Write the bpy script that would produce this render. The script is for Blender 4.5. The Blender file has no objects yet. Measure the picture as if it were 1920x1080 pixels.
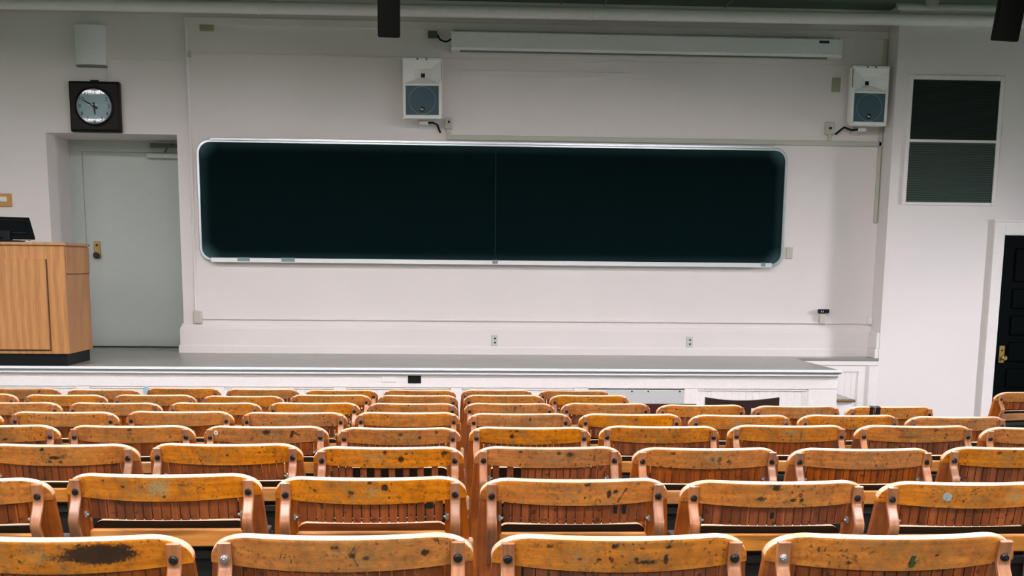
import bpy, bmesh, math, random
from mathutils import Vector, Matrix

C = bpy.context.scene.collection
R = math.radians
rnd = random.Random(11)

# ------------------------------------------------------------------ helpers
class MB:
    """collects shapes into one bmesh"""
    def __init__(self):
        self.bm = bmesh.new()

    def _new(self, before):
        self.bm.faces.ensure_lookup_table()
        return [f for f in self.bm.faces if f not in before]

    def box(self, x0, x1, y0, y1, z0, z1, bev=0.0, seg=1, mi=0, M=None):
        b = bmesh.new()
        v = [b.verts.new((x, y, z)) for x in (x0, x1) for y in (y0, y1) for z in (z0, z1)]
        for q in ((0, 1, 3, 2), (4, 6, 7, 5), (0, 4, 5, 1), (2, 3, 7, 6), (0, 2, 6, 4), (1, 5, 7, 3)):
            b.faces.new([v[i] for i in q])
        bmesh.ops.recalc_face_normals(b, faces=b.faces[:])
        if bev > 0:
            bmesh.ops.bevel(b, geom=b.edges[:], offset=bev, segments=seg, affect='EDGES', profile=0.5)
        self._merge(b, mi, M)
        return self

    def _merge(self, b, mi=0, M=None):
        if M is not None:
            bmesh.ops.transform(b, matrix=M, verts=b.verts[:])
        vm = {v: self.bm.verts.new(v.co) for v in b.verts}
        for f in b.faces:
            try:
                g = self.bm.faces.new([vm[v] for v in f.verts])
                g.material_index = mi
            except ValueError:
                pass
        b.free()

    def loft(self, rings, closed=True, caps=True, mi=0):
        vr = [[self.bm.verts.new(p) for p in r] for r in rings]
        n = len(rings[0])
        for a, b in zip(vr, vr[1:]):
            for i in range(n if closed else n - 1):
                j = (i + 1) % n
                self.bm.faces.new((a[i], a[j], b[j], b[i])).material_index = mi
        if caps:
            self.bm.faces.new(list(reversed(vr[0]))).material_index = mi
            self.bm.faces.new(vr[-1]).material_index = mi
        return self

    def prism(self, poly, axis, a0, a1, mi=0):
        """poly of 2-D points swept along an axis"""
        def P(p, a):
            return {'x': (a, p[0], p[1]), 'y': (p[0], a, p[1]), 'z': (p[0], p[1], a)}[axis]
        return self.loft([[P(p, a0) for p in poly], [P(p, a1) for p in poly]], mi=mi)

    def cyl(self, p0, p1, r, n=16, r2=None, mi=0):
        p0, p1 = Vector(p0), Vector(p1)
        return self.tube([p0, p1], r, n, r2=r2, mi=mi)

    def tube(self, pts, r, n=8, r2=None, mi=0):
        pts = [Vector(p) for p in pts]
        rings = []
        up = Vector((0, 0, 1))
        for i, p in enumerate(pts):
            d = (pts[min(i + 1, len(pts) - 1)] - pts[max(i - 1, 0)]).normalized()
            a = d.cross(up)
            if a.length < 1e-3:
                a = d.cross(Vector((0, 1, 0)))
            a.normalize()
            b = a.cross(d).normalized()
            rr = r if r2 is None else r + (r2 - r) * i / (len(pts) - 1)
            rings.append([p + (a * math.cos(t) + b * math.sin(t)) * rr
                          for t in [2 * math.pi * k / n for k in range(n)]])
        return self.loft(rings, mi=mi)

    def lathe(self, prof, c, axis='y', n=32, mi=0, caps=True):
        """prof: (radius, offset along axis) list"""
        rings = []
        for r, h in prof:
            ring = []
            for k in range(n):
                t = 2 * math.pi * k / n
                u, w = r * math.cos(t), r * math.sin(t)
                ring.append({'y': (c[0] + u, c[1] + h, c[2] + w), 'z': (c[0] + u, c[1] + w, c[2] + h),
                             'x': (c[0] + h, c[1] + u, c[2] + w)}[axis])
            rings.append(ring)
        return self.loft(rings, mi=mi, caps=caps)

    def rrect(self, x0, x1, z0, z1, y0, y1, rad, n=6, mi=0):
        """rounded rectangle plate in the wall plane"""
        poly = []
        for cx, cz, a in ((x1 - rad, z1 - rad, 0), (x0 + rad, z1 - rad, 90), (x0 + rad, z0 + rad, 180), (x1 - rad, z0 + rad, 270)):
            for k in range(n + 1):
                t = R(a + 90 * k / n)
                poly.append((cx + rad * math.cos(t), cz + rad * math.sin(t)))
        return self.prism(poly, 'y', y0, y1, mi=mi)

    def text(self, s, size, M, extrude=0.0008):
        cu = bpy.data.curves.new('glyphs', 'FONT')
        cu.body = s; cu.size = size; cu.align_x = 'CENTER'; cu.align_y = 'CENTER'; cu.extrude = extrude
        o = bpy.data.objects.new('glyphs', cu); C.objects.link(o)
        dg = bpy.context.evaluated_depsgraph_get(); dg.update()
        me = bpy.data.meshes.new_from_object(o.evaluated_get(dg))
        b = bmesh.new(); b.from_mesh(me)
        self._merge(b, 0, M)
        bpy.data.objects.remove(o); bpy.data.curves.remove(cu); bpy.data.meshes.remove(me)
        return self

    def xform(self, M):
        bmesh.ops.transform(self.bm, matrix=M, verts=self.bm.verts[:]); return self

    def mesh(self, name, mats, shift=(0, 0, 0), smooth=35):
        bmesh.ops.recalc_face_normals(self.bm, faces=self.bm.faces[:])
        if any(shift):
            bmesh.ops.translate(self.bm, vec=-Vector(shift), verts=self.bm.verts[:])
        me = bpy.data.meshes.new(name)
        self.bm.to_mesh(me); self.bm.free()
        for m in (mats if isinstance(mats, (list, tuple)) else [mats]):
            me.materials.append(m)
        if smooth:
            me.polygons.foreach_set('use_smooth', [True] * len(me.polygons))
            me.set_sharp_from_angle(angle=R(smooth))
        me.update()
        return me


def link(name, me, parent=None, loc=(0, 0, 0)):
    o = bpy.data.objects.new(name, me); C.objects.link(o)
    o.location = loc
    if parent: o.parent = parent
    return o


def tag(o, label, cat, group=None):
    o['label'] = label; o['category'] = cat
    if group: o['group'] = group
    return o


def thing(name, label, cat, loc=(0, 0, 0), rotz=0.0, group=None):
    o = link(name, None, None, loc); o.rotation_euler = (0, 0, rotz); o.empty_display_size = .1
    return tag(o, label, cat, group)


def part(root, name, mb, mats, parent=None, smooth=35):
    """mesh given in world coordinates (root unrotated) and parented to root or to a part of root"""
    return link(name, mb.mesh(name, mats, shift=root.location, smooth=smooth), parent or root)


def single(name, mb, mats, label, cat, group=None, smooth=35):
    """a thing that is one mesh; origin at the middle of its base"""
    xs = [v.co for v in mb.bm.verts]
    c = ((min(v.x for v in xs) + max(v.x for v in xs)) / 2, (min(v.y for v in xs) + max(v.y for v in xs)) / 2, min(v.z for v in xs))
    o = link(name, mb.mesh(name, mats, shift=c, smooth=smooth), None, c)
    return tag(o, label, cat, group)


def struct(name, mb, mats, parent=None, smooth=35):
    o = link(name, mb.mesh(name, mats, smooth=smooth), parent)
    if parent is None: o['kind'] = 'structure'
    return o


# ------------------------------------------------------------------ materials
class NT:
    def __init__(self, name):
        self.m = bpy.data.materials.new(name); self.m.use_nodes = True
        self.t = self.m.node_tree; self.t.nodes.clear()
        self.out = self.t.nodes.new('ShaderNodeOutputMaterial')
        self.b = self.t.nodes.new('ShaderNodeBsdfPrincipled')
        self.t.links.new(self.b.outputs[0], self.out.inputs[0])

    def n(self, typ, _in=None, **kw):
        nd = self.t.nodes.new(typ)
        for k, v in kw.items(): setattr(nd, k, v)
        for k, v in (_in or {}).items(): self.set(nd.inputs[k], v)
        return nd

    def set(self, sock, v):
        if isinstance(v, bpy.types.NodeSocket): self.t.links.new(v, sock)
        elif isinstance(v, bpy.types.Node): self.t.links.new(v.outputs[0], sock)
        else: sock.default_value = v

    def math(self, op, a, b=0.0, clamp=False):
        nd = self.n('ShaderNodeMath', operation=op, use_clamp=clamp)
        self.set(nd.inputs[0], a); self.set(nd.inputs[1], b)
        return nd.outputs[0]

    def mix(self, fac, a, b, blend='MIX'):
        nd = self.n('ShaderNodeMix', data_type='RGBA', blend_type=blend)
        self.set(nd.inputs[0], fac); self.set(nd.inputs[6], a); self.set(nd.inputs[7], b)
        return nd.outputs[2]

    def ramp(self, v, lo, hi):
        nd = self.n('ShaderNodeMapRange', interpolation_type='SMOOTHSTEP')
        self.set(nd.inputs[0], v); nd.inputs[1].default_value = lo; nd.inputs[2].default_value = hi
        return nd.outputs[0]

    def p(self, **kw):
        for k, v in kw.items():
            self.set(self.b.inputs[{'color': 'Base Color', 'rough': 'Roughness', 'metal': 'Metallic', 'spec': 'Specular IOR Level',
                                    'coat': 'Coat Weight', 'coatr': 'Coat Roughness', 'normal': 'Normal', 'ecol': 'Emission Color', 'estr': 'Emission Strength',
                                    'trans': 'Transmission Weight', 'ior': 'IOR', 'alpha': 'Alpha'}[k]], v)
        return self


def c4(c): return (c[0], c[1], c[2], 1)


def plain(name, col, rough=.5, metal=0.0, var=.06, scale=30, spec=.5, bump=0.0, coat=0.0):
    t = NT(name)
    co = t.n('ShaderNodeTexCoord')
    no = t.n('ShaderNodeTexNoise', {'Vector': co.outputs['Object'], 'Scale': scale, 'Detail': 4.0})
    a = tuple(x * (1 - var) for x in col); b = tuple(min(1, x * (1 + var)) for x in col)
    t.p(color=t.mix(no.outputs[0], c4(a), c4(b)), rough=rough, metal=metal, spec=spec, coat=coat)
    if bump:
        bn = t.n('ShaderNodeBump', {'Strength': bump, 'Distance': .002, 'Height': no.outputs[0]})
        t.p(normal=bn.outputs[0])
    return t.m


def wall_paint(name, col):
    t = NT(name)
    co = t.n('ShaderNodeTexCoord')
    big = t.n('ShaderNodeTexNoise', {'Vector': co.outputs['Object'], 'Scale': 1.3, 'Detail': 3.0})
    fine = t.n('ShaderNodeTexNoise', {'Vector': co.outputs['Object'], 'Scale': 160.0, 'Detail': 2.0})
    base = t.mix(big.outputs[0], c4([x * .96 for x in col]), c4([min(1, x * 1.03) for x in col]))
    base = t.mix(t.math('MULTIPLY', t.ramp(fine.outputs[0], .35, .7), .10), base, c4([x * .78 for x in col]))
    bn = t.n('ShaderNodeBump', {'Strength': .25, 'Distance': .002, 'Height': fine.outputs[0]})
    t.p(color=base, rough=.62, normal=bn.outputs[0], spec=.3)
    return t.m


def chair_wood(name, c_lo, c_hi, kind, rough=.38, coat=.25):
    """kind: crest (wear, ink, gouges), slat (one tone per slat), plain"""
    t = NT(name)
    co = t.n('ShaderNodeTexCoord'); oi = t.n('ShaderNodeObjectInfo')
    rn = oi.outputs['Random']
    sep = t.n('ShaderNodeSeparateXYZ', {'Vector': co.outputs['Object']})
    off = t.math('MULTIPLY', rn, 37.0)
    cmb = t.n('ShaderNodeCombineXYZ', {'X': t.math('ADD', sep.outputs[0], off), 'Y': sep.outputs[1], 'Z': t.math('ADD', sep.outputs[2], off)})
    v = cmb.outputs[0]
    def stretch(sx, sy, sz):
        return t.n('ShaderNodeVectorMath', {0: v, 1: (sx, sy, sz)}, operation='MULTIPLY').outputs[0]
    g = stretch(5, 20, 90) if kind != 'slat' and kind != 'post' else stretch(90, 20, 5)
    grain = t.n('ShaderNodeTexNoise', {'Vector': g, 'Scale': 1.0, 'Detail': 5.0, 'Roughness': .6})
    blot = t.n('ShaderNodeTexNoise', {'Vector': v, 'Scale': 13.0, 'Detail': 4.0})
    base = t.mix(t.ramp(grain.outputs[0], .3, .7), c4(c_lo), c4(c_hi))
    base = t.mix(t.math('MULTIPLY', t.ramp(blot.outputs[0], .42, .72), .5), base, c4([x * .5 for x in c_lo]))
    r = rough
    if kind == 'slat':
        idx = t.math('FLOOR', t.math('DIVIDE', t.math('ADD', sep.outputs[0], .5), .0247))
        wn = t.n('ShaderNodeTexWhiteNoise', noise_dimensions='2D')
        cb = t.n('ShaderNodeCombineXYZ', {'X': idx, 'Y': off}); t.set(wn.inputs['Vector'], cb.outputs[0])
        base = t.mix(t.math('MULTIPLY', t.math('MULTIPLY', wn.outputs[0], wn.outputs[0]), .85), base, c4([c_lo[0] * .45, c_lo[1] * .5, c_lo[2] * .6]))
        spot = t.n('ShaderNodeTexNoise', {'Vector': v, 'Scale': 55.0, 'Detail': 3.0})
        base = t.mix(t.math('MULTIPLY', t.ramp(spot.outputs[0], .60, .68), .7), base, (.02, .013, .008, 1))
    if kind == 'crest':
        # rubbed, greyed middle of the back
        xx = t.math('DIVIDE', t.math('ADD', sep.outputs[0], t.math('MULTIPLY', t.math('SUBTRACT', rn, .5), .12)), .13)
        gauss = t.math('POWER', 2.718, t.math('MULTIPLY', t.math('MULTIPLY', xx, xx), -1.0))
        wn1 = t.n('ShaderNodeTexNoise', {'Vector': v, 'Scale': 38.0, 'Detail': 6.0, 'Roughness': .7})
        wear = t.math('MULTIPLY', gauss, t.ramp(wn1.outputs[0], .36, .62))
        base = t.mix(t.math('MULTIPLY', wear, .65), base, (.27, .155, .045, 1))
        mot = t.n('ShaderNodeTexNoise', {'Vector': v, 'Scale': 52.0, 'Detail': 7.0, 'Roughness': .75})
        base = t.mix(t.math('MULTIPLY', t.ramp(mot.outputs[0], .46, .72), .62), base, c4([c_lo[0] * .38, c_lo[1] * .38, c_lo[2] * .5]))
        # small dark specks and scratches
        sp = t.n('ShaderNodeTexNoise', {'Vector': v, 'Scale': 95.0, 'Detail': 3.0, 'Roughness': .6})
        den = t.n('ShaderNodeTexNoise', {'Vector': v, 'Scale': 9.0, 'Detail': 1.0})
        spk = t.math('MULTIPLY', t.ramp(sp.outputs[0], .57, .66), t.math('ADD', .25, t.ramp(den.outputs[0], .4, .7)))
        base = t.mix(t.math('MULTIPLY', spk, .8), base, (.045, .024, .010, 1))
        sc = t.n('ShaderNodeTexNoise', {'Vector': stretch(24, 30, 130), 'Scale': 1.0, 'Detail': 4.0, 'Distortion': 1.2})
        scr = t.math('MULTIPLY', t.ramp(sc.outputs[0], .66, .70), .5)
        base = t.mix(scr, base, (.05, .028, .012, 1))
        # yellowish varnish left at the right-hand end
        at = t.n('ShaderNodeAttribute', attribute_name='mark')
        edge = t.n('ShaderNodeTexNoise', {'Vector': v, 'Scale': 170.0, 'Detail': 5.0, 'Roughness': .7})
        mk = t.ramp(t.math('ADD', at.outputs['Fac'], t.math('MULTIPLY', t.math('SUBTRACT', edge.outputs[0], .5), 1.6)), .34, .80)
        mk = t.math('MULTIPLY', mk, t.ramp(at.outputs['Fac'], .02, .2))
        base = t.mix(t.math('MULTIPLY', mk, .93), base, (.008, .006, .004, 1))
        gr = t.n('ShaderNodeAttribute', attribute_name='green')
        base = t.mix(t.math('MULTIPLY', t.ramp(t.math('ADD', gr.outputs['Fac'], t.math('MULTIPLY', t.math('SUBTRACT', edge.outputs[0], .5), 3.2)), .45, 1.0), t.ramp(gr.outputs['Fac'], .05, .3)), base, (.30, .25, .12, 1))
        r = t.math('ADD', rough, t.math('MULTIPLY', wear, .25))
    if kind == 'edge':
        sp = t.n('ShaderNodeTexNoise', {'Vector': v, 'Scale': 60.0, 'Detail': 3.0})
        base = t.mix(t.math('MULTIPLY', t.ramp(sp.outputs[0], .66, .72), .6), base, (.2, .1, .05, 1))
    hs = t.n('ShaderNodeHueSaturation', {'Color': base, 'Value': t.math('ADD', .86, t.math('MULTIPLY', rn, .28)), 'Saturation': t.math('ADD', .94, t.math('MULTIPLY', rn, .12))})
    bn = t.n('ShaderNodeBump', {'Strength': .15, 'Distance': .001, 'Height': grain.outputs[0]})
    t.p(color=hs.outputs[0], rough=r, coat=coat, coatr=.25, normal=bn.outputs[0])
    return t.m


def oak(name, lo, hi):
    t = NT(name)
    co = t.n('ShaderNodeTexCoord')
    v = t.n('ShaderNodeVectorMath', {0: co.outputs['Object'], 1: (2.6, 2.6, .55)}, operation='MULTIPLY').outputs[0]
    w = t.n('ShaderNodeTexWave', {'Vector': v, 'Scale': 1.6, 'Distortion': 9.0, 'Detail': 3.0, 'Detail Scale': .8}, bands_direction='X')
    v2 = t.n('ShaderNodeVectorMath', {0: co.outputs['Object'], 1: (160, 160, 6)}, operation='MULTIPLY').outputs[0]
    f = t.n('ShaderNodeTexNoise', {'Vector': v2, 'Scale': 1.0, 'Detail': 3.0})
    k = t.math('ADD', t.math('MULTIPLY', w.outputs[1], .25), t.math('MULTIPLY', f.outputs[0], .8))
    t.p(color=t.mix(t.ramp(k, .1, 1.0), c4(lo), c4(hi)), rough=.42, coat=.15)
    return t.m


WALL = wall_paint('wall_paint', (.80, .765, .75))
WALL_R = wall_paint('side_wall_paint', (.80, .765, .75))
TRIM = plain('trim_paint', (.82, .79, .775), .4)
DULL = plain('raceway_paint', (.50, .52, .43), .5)
DOORP = plain('door_paint', (.50, .565, .535), .45)
FAR = wall_paint('rear_wall_paint', (.26, .38, .27))
CEIL = plain('ceiling_paint', (.105, .16, .11), .8, scale=6, var=.15)
PIPE = plain('pipe_paint', (.90, .90, .88), .35)
FLOORM = plain('dark_floor', (.030, .034, .030), .5, var=.3, scale=12)
BOARD = None
ALU = plain('aluminium', (.62, .67, .70), .32, .75)
BLACK = plain('black_plastic', (.005, .006, .007), .45, spec=.2)
IRON = plain('black_iron', (.015, .017, .017), .45, .3)
BRASS = plain('aged_brass', (.45, .30, .10), .35, .9)
STEEL = plain('dull_steel', (.42, .45, .44), .35, .8)
BOLT = plain('dark_bolt', (.05, .048, .048), .35, .8)
BRIGHT = plain('bright_bolt', (.55, .58, .58), .25, .9)
SPK = plain('speaker_shell', (.88, .90, .87), .45)
GRIL = plain('speaker_grille', (.050, .105, .135), .6, var=.2, scale=300)
RING = plain('grille_ring', (.20, .25, .25), .5)
SCREEN = plain('screen_housing', (.80, .83, .84), .4)
IVORY = plain('ivory_plate', (.55, .53, .45), .45)
ORANGE = plain('orange_plate', (.55, .27, .07), .5)
CLOCKW = plain('dark_clock_wood', (.0065, .0055, .004), .45, var=.3, spec=.2)
DIAL = plain('clock_dial', (.36, .50, .56), .5)
INK = plain('dial_ink', (.005, .012, .018), .5)
GREYP = plain('grey_panel', (.50, .52, .52), .55)
BLKDOOR = plain('black_door_paint', (.0015, .003, .0032), .5, spec=.03)
OAK = oak('lectern_oak', (.34, .145, .045), (.56, .28, .10))
OAKTOP = oak('lectern_top_oak', (.36, .19, .08), (.52, .30, .13))
TREAD = plain('step_nosing_wood', (.20, .10, .045), .45)
DARKW = plain('dark_chair_wood', (.022, .010, .007), .35, var=.3)
REDW = plain('red_chair_wood', (.060, .014, .010), .35, var=.3)
CREST = chair_wood('worn_crest_wood', (.50, .158, .018), (.74, .27, .033), 'crest')
SLAT = chair_wood('slat_wood', (.25, .060, .012), (.41, .112, .024), 'slat')
POSTW = chair_wood('post_wood', (.27, .068, .012), (.43, .125, .021), 'post')
STRAPW = chair_wood('strap_wood', (.33, .125, .048), (.50, .225, .105), 'post', rough=.3)
EDGE = chair_wood('rubbed_lit_edge_wood', (.66, .43, .26), (.80, .58, .40), 'edge')  # pale rubbed wood, with light from above painted into the colour too
RAILW = chair_wood('seat_rail_wood', (.46, .18, .035), (.58, .25, .055), 'plain')
SEATD = plain('dark_seat_face', (.010, .011, .009), .5, var=.4)  # near-black; on the folded seats the colour stands in for shade
SEATB = chair_wood('brown_seat_face', (.20, .075, .022), (.32, .12, .035), 'plain')
PALE = plain('pale_block_wood', (.62, .40, .24), .5)
TAPE = plain('black_tape', (.012, .008, .014), .4)
SILVER = plain('silver_sticker', (.42, .50, .50), .35, .3, var=.5, scale=120)
WHITE = plain('white_plastic', (.80, .80, .78), .4)
GREEN = plain('green_sticker', (.030, .075, .016), .5, var=.8, scale=220)
BLUET = plain('pale_blue_tape', (.30, .50, .58), .5)

# stage top: grey linoleum, glossy
t = NT('stage_linoleum')
co = t.n('ShaderNodeTexCoord')
n1 = t.n('ShaderNodeTexNoise', {'Vector': co.outputs['Object'], 'Scale': 2.2, 'Detail': 5.0})
n2 = t.n('ShaderNodeTexNoise', {'Vector': co.outputs['Object'], 'Scale': 120.0, 'Detail': 2.0})
t.p(color=t.mix(n2.outputs[0], t.mix(n1.outputs[0], (.25, .26, .235, 1), (.32, .33, .30, 1)), (.22, .225, .205, 1)),
    rough=t.math('ADD', .16, t.math('MULTIPLY', n1.outputs[0], .14)), spec=.6)
LINO = t.m
# chalkboard: near black with faint chalk haze
t = NT('chalkboard')
co = t.n('ShaderNodeTexCoord')
n1 = t.n('ShaderNodeTexNoise', {'Vector': co.outputs['Object'], 'Scale': 1.6, 'Detail': 5.0})
sep = t.n('ShaderNodeSeparateXYZ', {'Vector': co.outputs['Object']})
# chalk dust that was never wiped out of the corners and along the rim
ex = t.math('SUBTRACT', 3.02, t.math('ABSOLUTE', sep.outputs[0]))
ez = t.math('SUBTRACT', .586, t.math('ABSOLUTE', t.math('SUBTRACT', sep.outputs[2], .619)))
dst = t.math('POWER', t.math('ADD', t.math('MULTIPLY', ex, ex), t.math('MULTIPLY', ez, ez)), .5)
corner = t.math('SUBTRACT', 1.0, t.ramp(dst, 0.02, .20))
rim = t.math('SUBTRACT', 1.0, t.ramp(t.math('MINIMUM', ex, ez), 0.0, .10))
dust = t.math('ADD', t.math('MULTIPLY', corner, .75), t.math('MULTIPLY', rim, .22), True)
base = t.mix(t.math('MULTIPLY', n1.outputs[0], .35), (.0026, .0090, .0100, 1), (.0046, .0130, .0148, 1))
t.p(color=t.mix(t.math('MULTIPLY', dust, t.math('ADD', .45, n1.outputs[0])), base, (.055, .115, .125, 1)), rough=.85, spec=.0)
BOARD = t.m
t = NT('clock_glass')
tr = t.n('ShaderNodeBsdfTransparent'); gl = t.n('ShaderNodeBsdfGlossy', {'Roughness': .03})
lw = t.n('ShaderNodeFresnel', {'IOR': 1.38})
mx = t.n('ShaderNodeMixShader', {0: lw.outputs[0]}); t.set(mx.inputs[1], tr.outputs[0]); t.set(mx.inputs[2], gl.outputs[0])
t.t.links.new(mx.outputs[0], t.out.inputs[0])
GLASS = t.m
t = NT('lamp_diffuser'); t.p(color=(.9, .9, .88, 1), ecol=(1.0, .915, .94, 1), estr=24.0)
LAMP = t.m

# ------------------------------------------------------------------ measured set-out (metres; camera foot at the origin, +Y to the stage)
EYE = 1.61
D = 12.29            # wall behind the stage
SF = 10.475          # front of the stage nosing
SZ = .70             # stage top
PW = 12.0            # face of the pier on the right
XL, XR, YB, ZC = -7.6, 8.0, -4.0, 4.27
# rows: depth of the back's top, height of the top, x of column 0, pitch, first and last column, height differences seat by seat
ROWS = [
 (2.222, 1.0876, .0663, .5596, -2, 1, {-1: .0017, 0: -.0009, 1: -.0002}),
 (3.078, 1.0442, .0648, .5597, -3, 2, {-2: .0126, -1: .004, 0: -.0004, 1: -.0064, 2: -.0095}),
 (3.943, .9989, .0672, .5596, -3, 3, {-3: .0054, -2: .0082, -1: -.0021, 0: -.0012, 1: -.0042, 2: -.0053}),
 (4.836, .9473, .0633, .5599, -4, 4, {-3: -.001, -2: -.0019, -1: -.0073, 0: -.0037, 1: .0023, 2: .0071, 3: .0074}),
 (5.678, .8960, .0692, .5595, -5, 4, {-4: .0019, -3: .0063, -2: .0028, -1: .0045, 0: .0009, 2: -.0038, 3: -.0021, 4: -.0085}),
 (6.561, .8403, .0640, .5597, -5, 4, {-4: -.0008, -3: .0013, -2: .0032, -1: .0022, 0: .0042, 1: .0062, 2: -.0012, 3: -.0055, 4: -.0067}),
 (7.414, .7934, .0717, .5600, -6, 1, {-5: -.0042, -4: -.0021, -3: -.007, -2: .0024, -1: .0012, 0: .005, 1: .006}),
 (8.249, .7418, .0621, .5588, -6, 1, {-5: -.0061, -4: .0077, -3: .0024, -2: -.0029, -1: -.0005, 0: .0017, 1: .0002}),
]
H = .66              # chair height

# ------------------------------------------------------------------ the room
prof = [(YB, .4276 + .051 * (2.222 - YB))] + [(r[0] + .12, r[1] - H) for r in ROWS] + [(9.7, 0.0), (13.2, 0.0)]
mb = MB()
poly = [(y, z) for y, z in prof] + [(13.2, -.2), (YB, -.2)]
mb.prism(poly, 'x', XL, XR)
struct('floor', mb, FLOORM)

def floor_z(y):
    for (a, za), (b, zb) in zip(prof, prof[1:]):
        if a <= y <= b: return za + (zb - za) * (y - a) / (b - a)
    return 0.0

mb = MB()
mb.box(XL, -4.09, D, 13.1, 0, ZC + .1)
mb.box(-4.09, -2.78, D, 13.1, 2.915, ZC + .1)
mb.box(-2.78, 4.6, D, 13.1, 0, ZC + .1)
mb.box(-4.09, -2.78, 13.06, 13.1, 0, 2.915)
struct('wall_back', mb, WALL)
mb = MB()
mb.box(4.54, 5.785, PW, 13.1, 0, ZC + .1)
mb.box(5.785, 6.65, PW, 13.1, 2.0, ZC + .1)
mb.box(6.65, XR, PW, 13.1, 0, ZC + .1)
struct('wall_front_right', mb, WALL_R)
struct('wall_left', MB().box(XL - .15, XL, YB, 13.1, -.2, ZC + .1), FAR)
struct('wall_rear', MB().box(XL - .15, XR + .15, YB - .15, YB, -.2, ZC + .1), FAR)
# right wall with its window openings
WIN = [(-2.2, -.6), (1.4, 3.0), (5.0, 6.6), (9.0, 10.25)]
mb = MB()
ys = [YB]
for a, b in WIN: ys += [a, b]
ys += [13.1]
for i in range(0, len(ys), 2):
    mb.box(XR, XR + .2, ys[i], ys[i + 1], -.2, ZC + .1)
for a, b in WIN:
    mb.box(XR, XR + .2, a, b, -.2, 1.0)
    mb.box(XR, XR + .2, a, b, 2.5, ZC + .1)
struct('wall_right', mb, FAR)
for i, (a, b) in enumerate(WIN):
    mb = MB()
    for y0, y1, z0, z1 in ((a, a + .06, 1.0, 2.5), (b - .06, b, 1.0, 2.5), (a + .06, b - .06, 1.0, 1.06), (a + .06, b - .06, 2.44, 2.5), (a + .06, b - .06, 1.75, 1.81)):
        mb.box(XR + .05, XR + .10, y0, y1, z0, z1, .004)
    w = struct('window_%d' % (i + 1), mb, TRIM)
mb = MB()
mb.box(XL, XR, YB, 13.1, ZC, ZC + .12)
for yy in (1.4, 3.4, 5.4, 7.4, 9.4, 11.1):
    mb.box(XL, XR, yy, yy + .12, ZC - .05, ZC)
struct('ceiling', mb, CEIL)

# plinth along the back wall, stepped like the photograph's left end
mb = MB()
for xa, xb, e in ((-2.83, 4.54, 1), (XL, -4.04, -1)):
    q = (lambda d: (xa + d, xb)) if e == 1 else (lambda d: (xa, xb - d))
    for d, dep, za, zb in ((0, .048, SZ, .772), (.006, .042, .772, .782), (.015, .034, .782, .955), (.022, .026, .955, .972), (.034, .012, .972, 1.0)):
        u = q(d); mb.box(u[0], u[1], D - dep, D + .01, za, zb)
struct('baseboard_back', mb, WALL)
mb = MB()
mb.box(4.505, 4.545, PW + .005, D - .05, .80, .97, .004); mb.box(4.495, 4.545, PW + .005, D - .05, SZ, .80, .004)
struct('baseboard_right', mb, TRIM)
# the faint board line at the head of the wall and the battens
mb = MB()
mb.box(-2.67, 4.54, D - .02, D, 3.985, 4.06, .003)
struct('trim_1', mb, WALL)
struct('trim_2', MB().box(-2.62, 4.50, D - .008, D, 3.69, 3.715, .002), WALL)
struct('trim_3', MB().box(.098, 1.85, D - .012, D, 3.535, 3.60, .003), WALL)
struct('trim_4', MB().box(-3.40, -2.68, D - .008, D, 3.63, 3.645, .002), WALL)

# ------------------------------------------------------------------ doors
# pale door at the back of the recess
mb = MB()
mb.box(-3.955, -2.84, 13.0, 13.05, SZ + .012, 2.80, .004)
d1 = struct('door_1', mb, DOORP)
mb = MB()
mb.box(-4.09, -3.955, 12.985, 13.06, SZ, 2.80); mb.box(-2.84, -2.78, 12.985, 13.06, SZ, 2.80)
mb.box(-4.09, -2.78, 12.98, 13.06, 2.80, 2.915)
struct('door_frame', mb, DOORP, d1)
mb = MB(); mb.box(-3.875, -3.805, 12.985, 13.0, 1.665, 1.85, .004)
pz = struct('escutcheon', mb, BRASS, d1)
mb = MB(); mb.lathe([(.012, 0), (.012, -.03), (.030, -.035), (.034, -.055), (.022, -.068)], (-3.838, 12.985, 1.70), n=20)
mb.lathe([(.014, 0), (.014, -.008), (.006, -.009)], (-3.84, 12.985, 1.81), n=14)
struct('door_knob', mb, BOLT, pz)
mb = MB(); mb.box(-3.26, -2.90, 12.93, 13.0, 2.735, 2.79, .006)
cz = struct('door_closer', mb, DOORP, d1)
mb = MB(); mb.box(-3.20, -2.86, 12.86, 12.90, 2.84, 2.885, .006); mb.tube([(-3.05, 12.90, 2.80), (-2.98, 12.83, 2.87), (-2.88, 12.95, 2.87)], .012, 8)
struct('closer_arm', mb, plain('closer_metal', (.09, .10, .08), .5), cz)

# black panelled door and its deep casing in the right-hand wall
mb = MB()
mb.box(5.787, 6.648, 11.995, 12.03, .012, 1.996, .003)
d2 = struct('door_2', mb, BLKDOOR)
zs = [.10, .36, .64, .92, 1.20, 1.48, 1.90]
for a, b in zip(zs, zs[1:]):
    mb = MB(); mb.box(5.93, 6.53, 11.983, 11.997, a + .035, b - .035, .012)
    struct('door_panel', mb, BLKDOOR, d2)
mb = MB()
mb.box(5.668, 5.785, 11.955, PW, 0, 2.152, .004); mb.box(6.65, 6.77, 11.955, PW, 0, 2.152, .004)
mb.box(5.785, 6.65, 11.955, PW, 1.998, 2.152, .004)
mb.box(5.66, 6.78, 11.945, 11.96, 2.13, 2.156, .004)
struct('door_casing', mb, TRIM, d2)
mb = MB(); mb.box(5.835, 5.893, 11.981, 11.995, .66, .845, .004)
pz = struct('escutcheon', mb, BRASS, d2)
mb = MB(); mb.lathe([(.012, 0), (.012, -.025), (.026, -.03), (.030, -.05), (.018, -.062)], (5.877, 11.981, .715), n=20)
struct('door_knob', mb, BRASS, pz)
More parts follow.
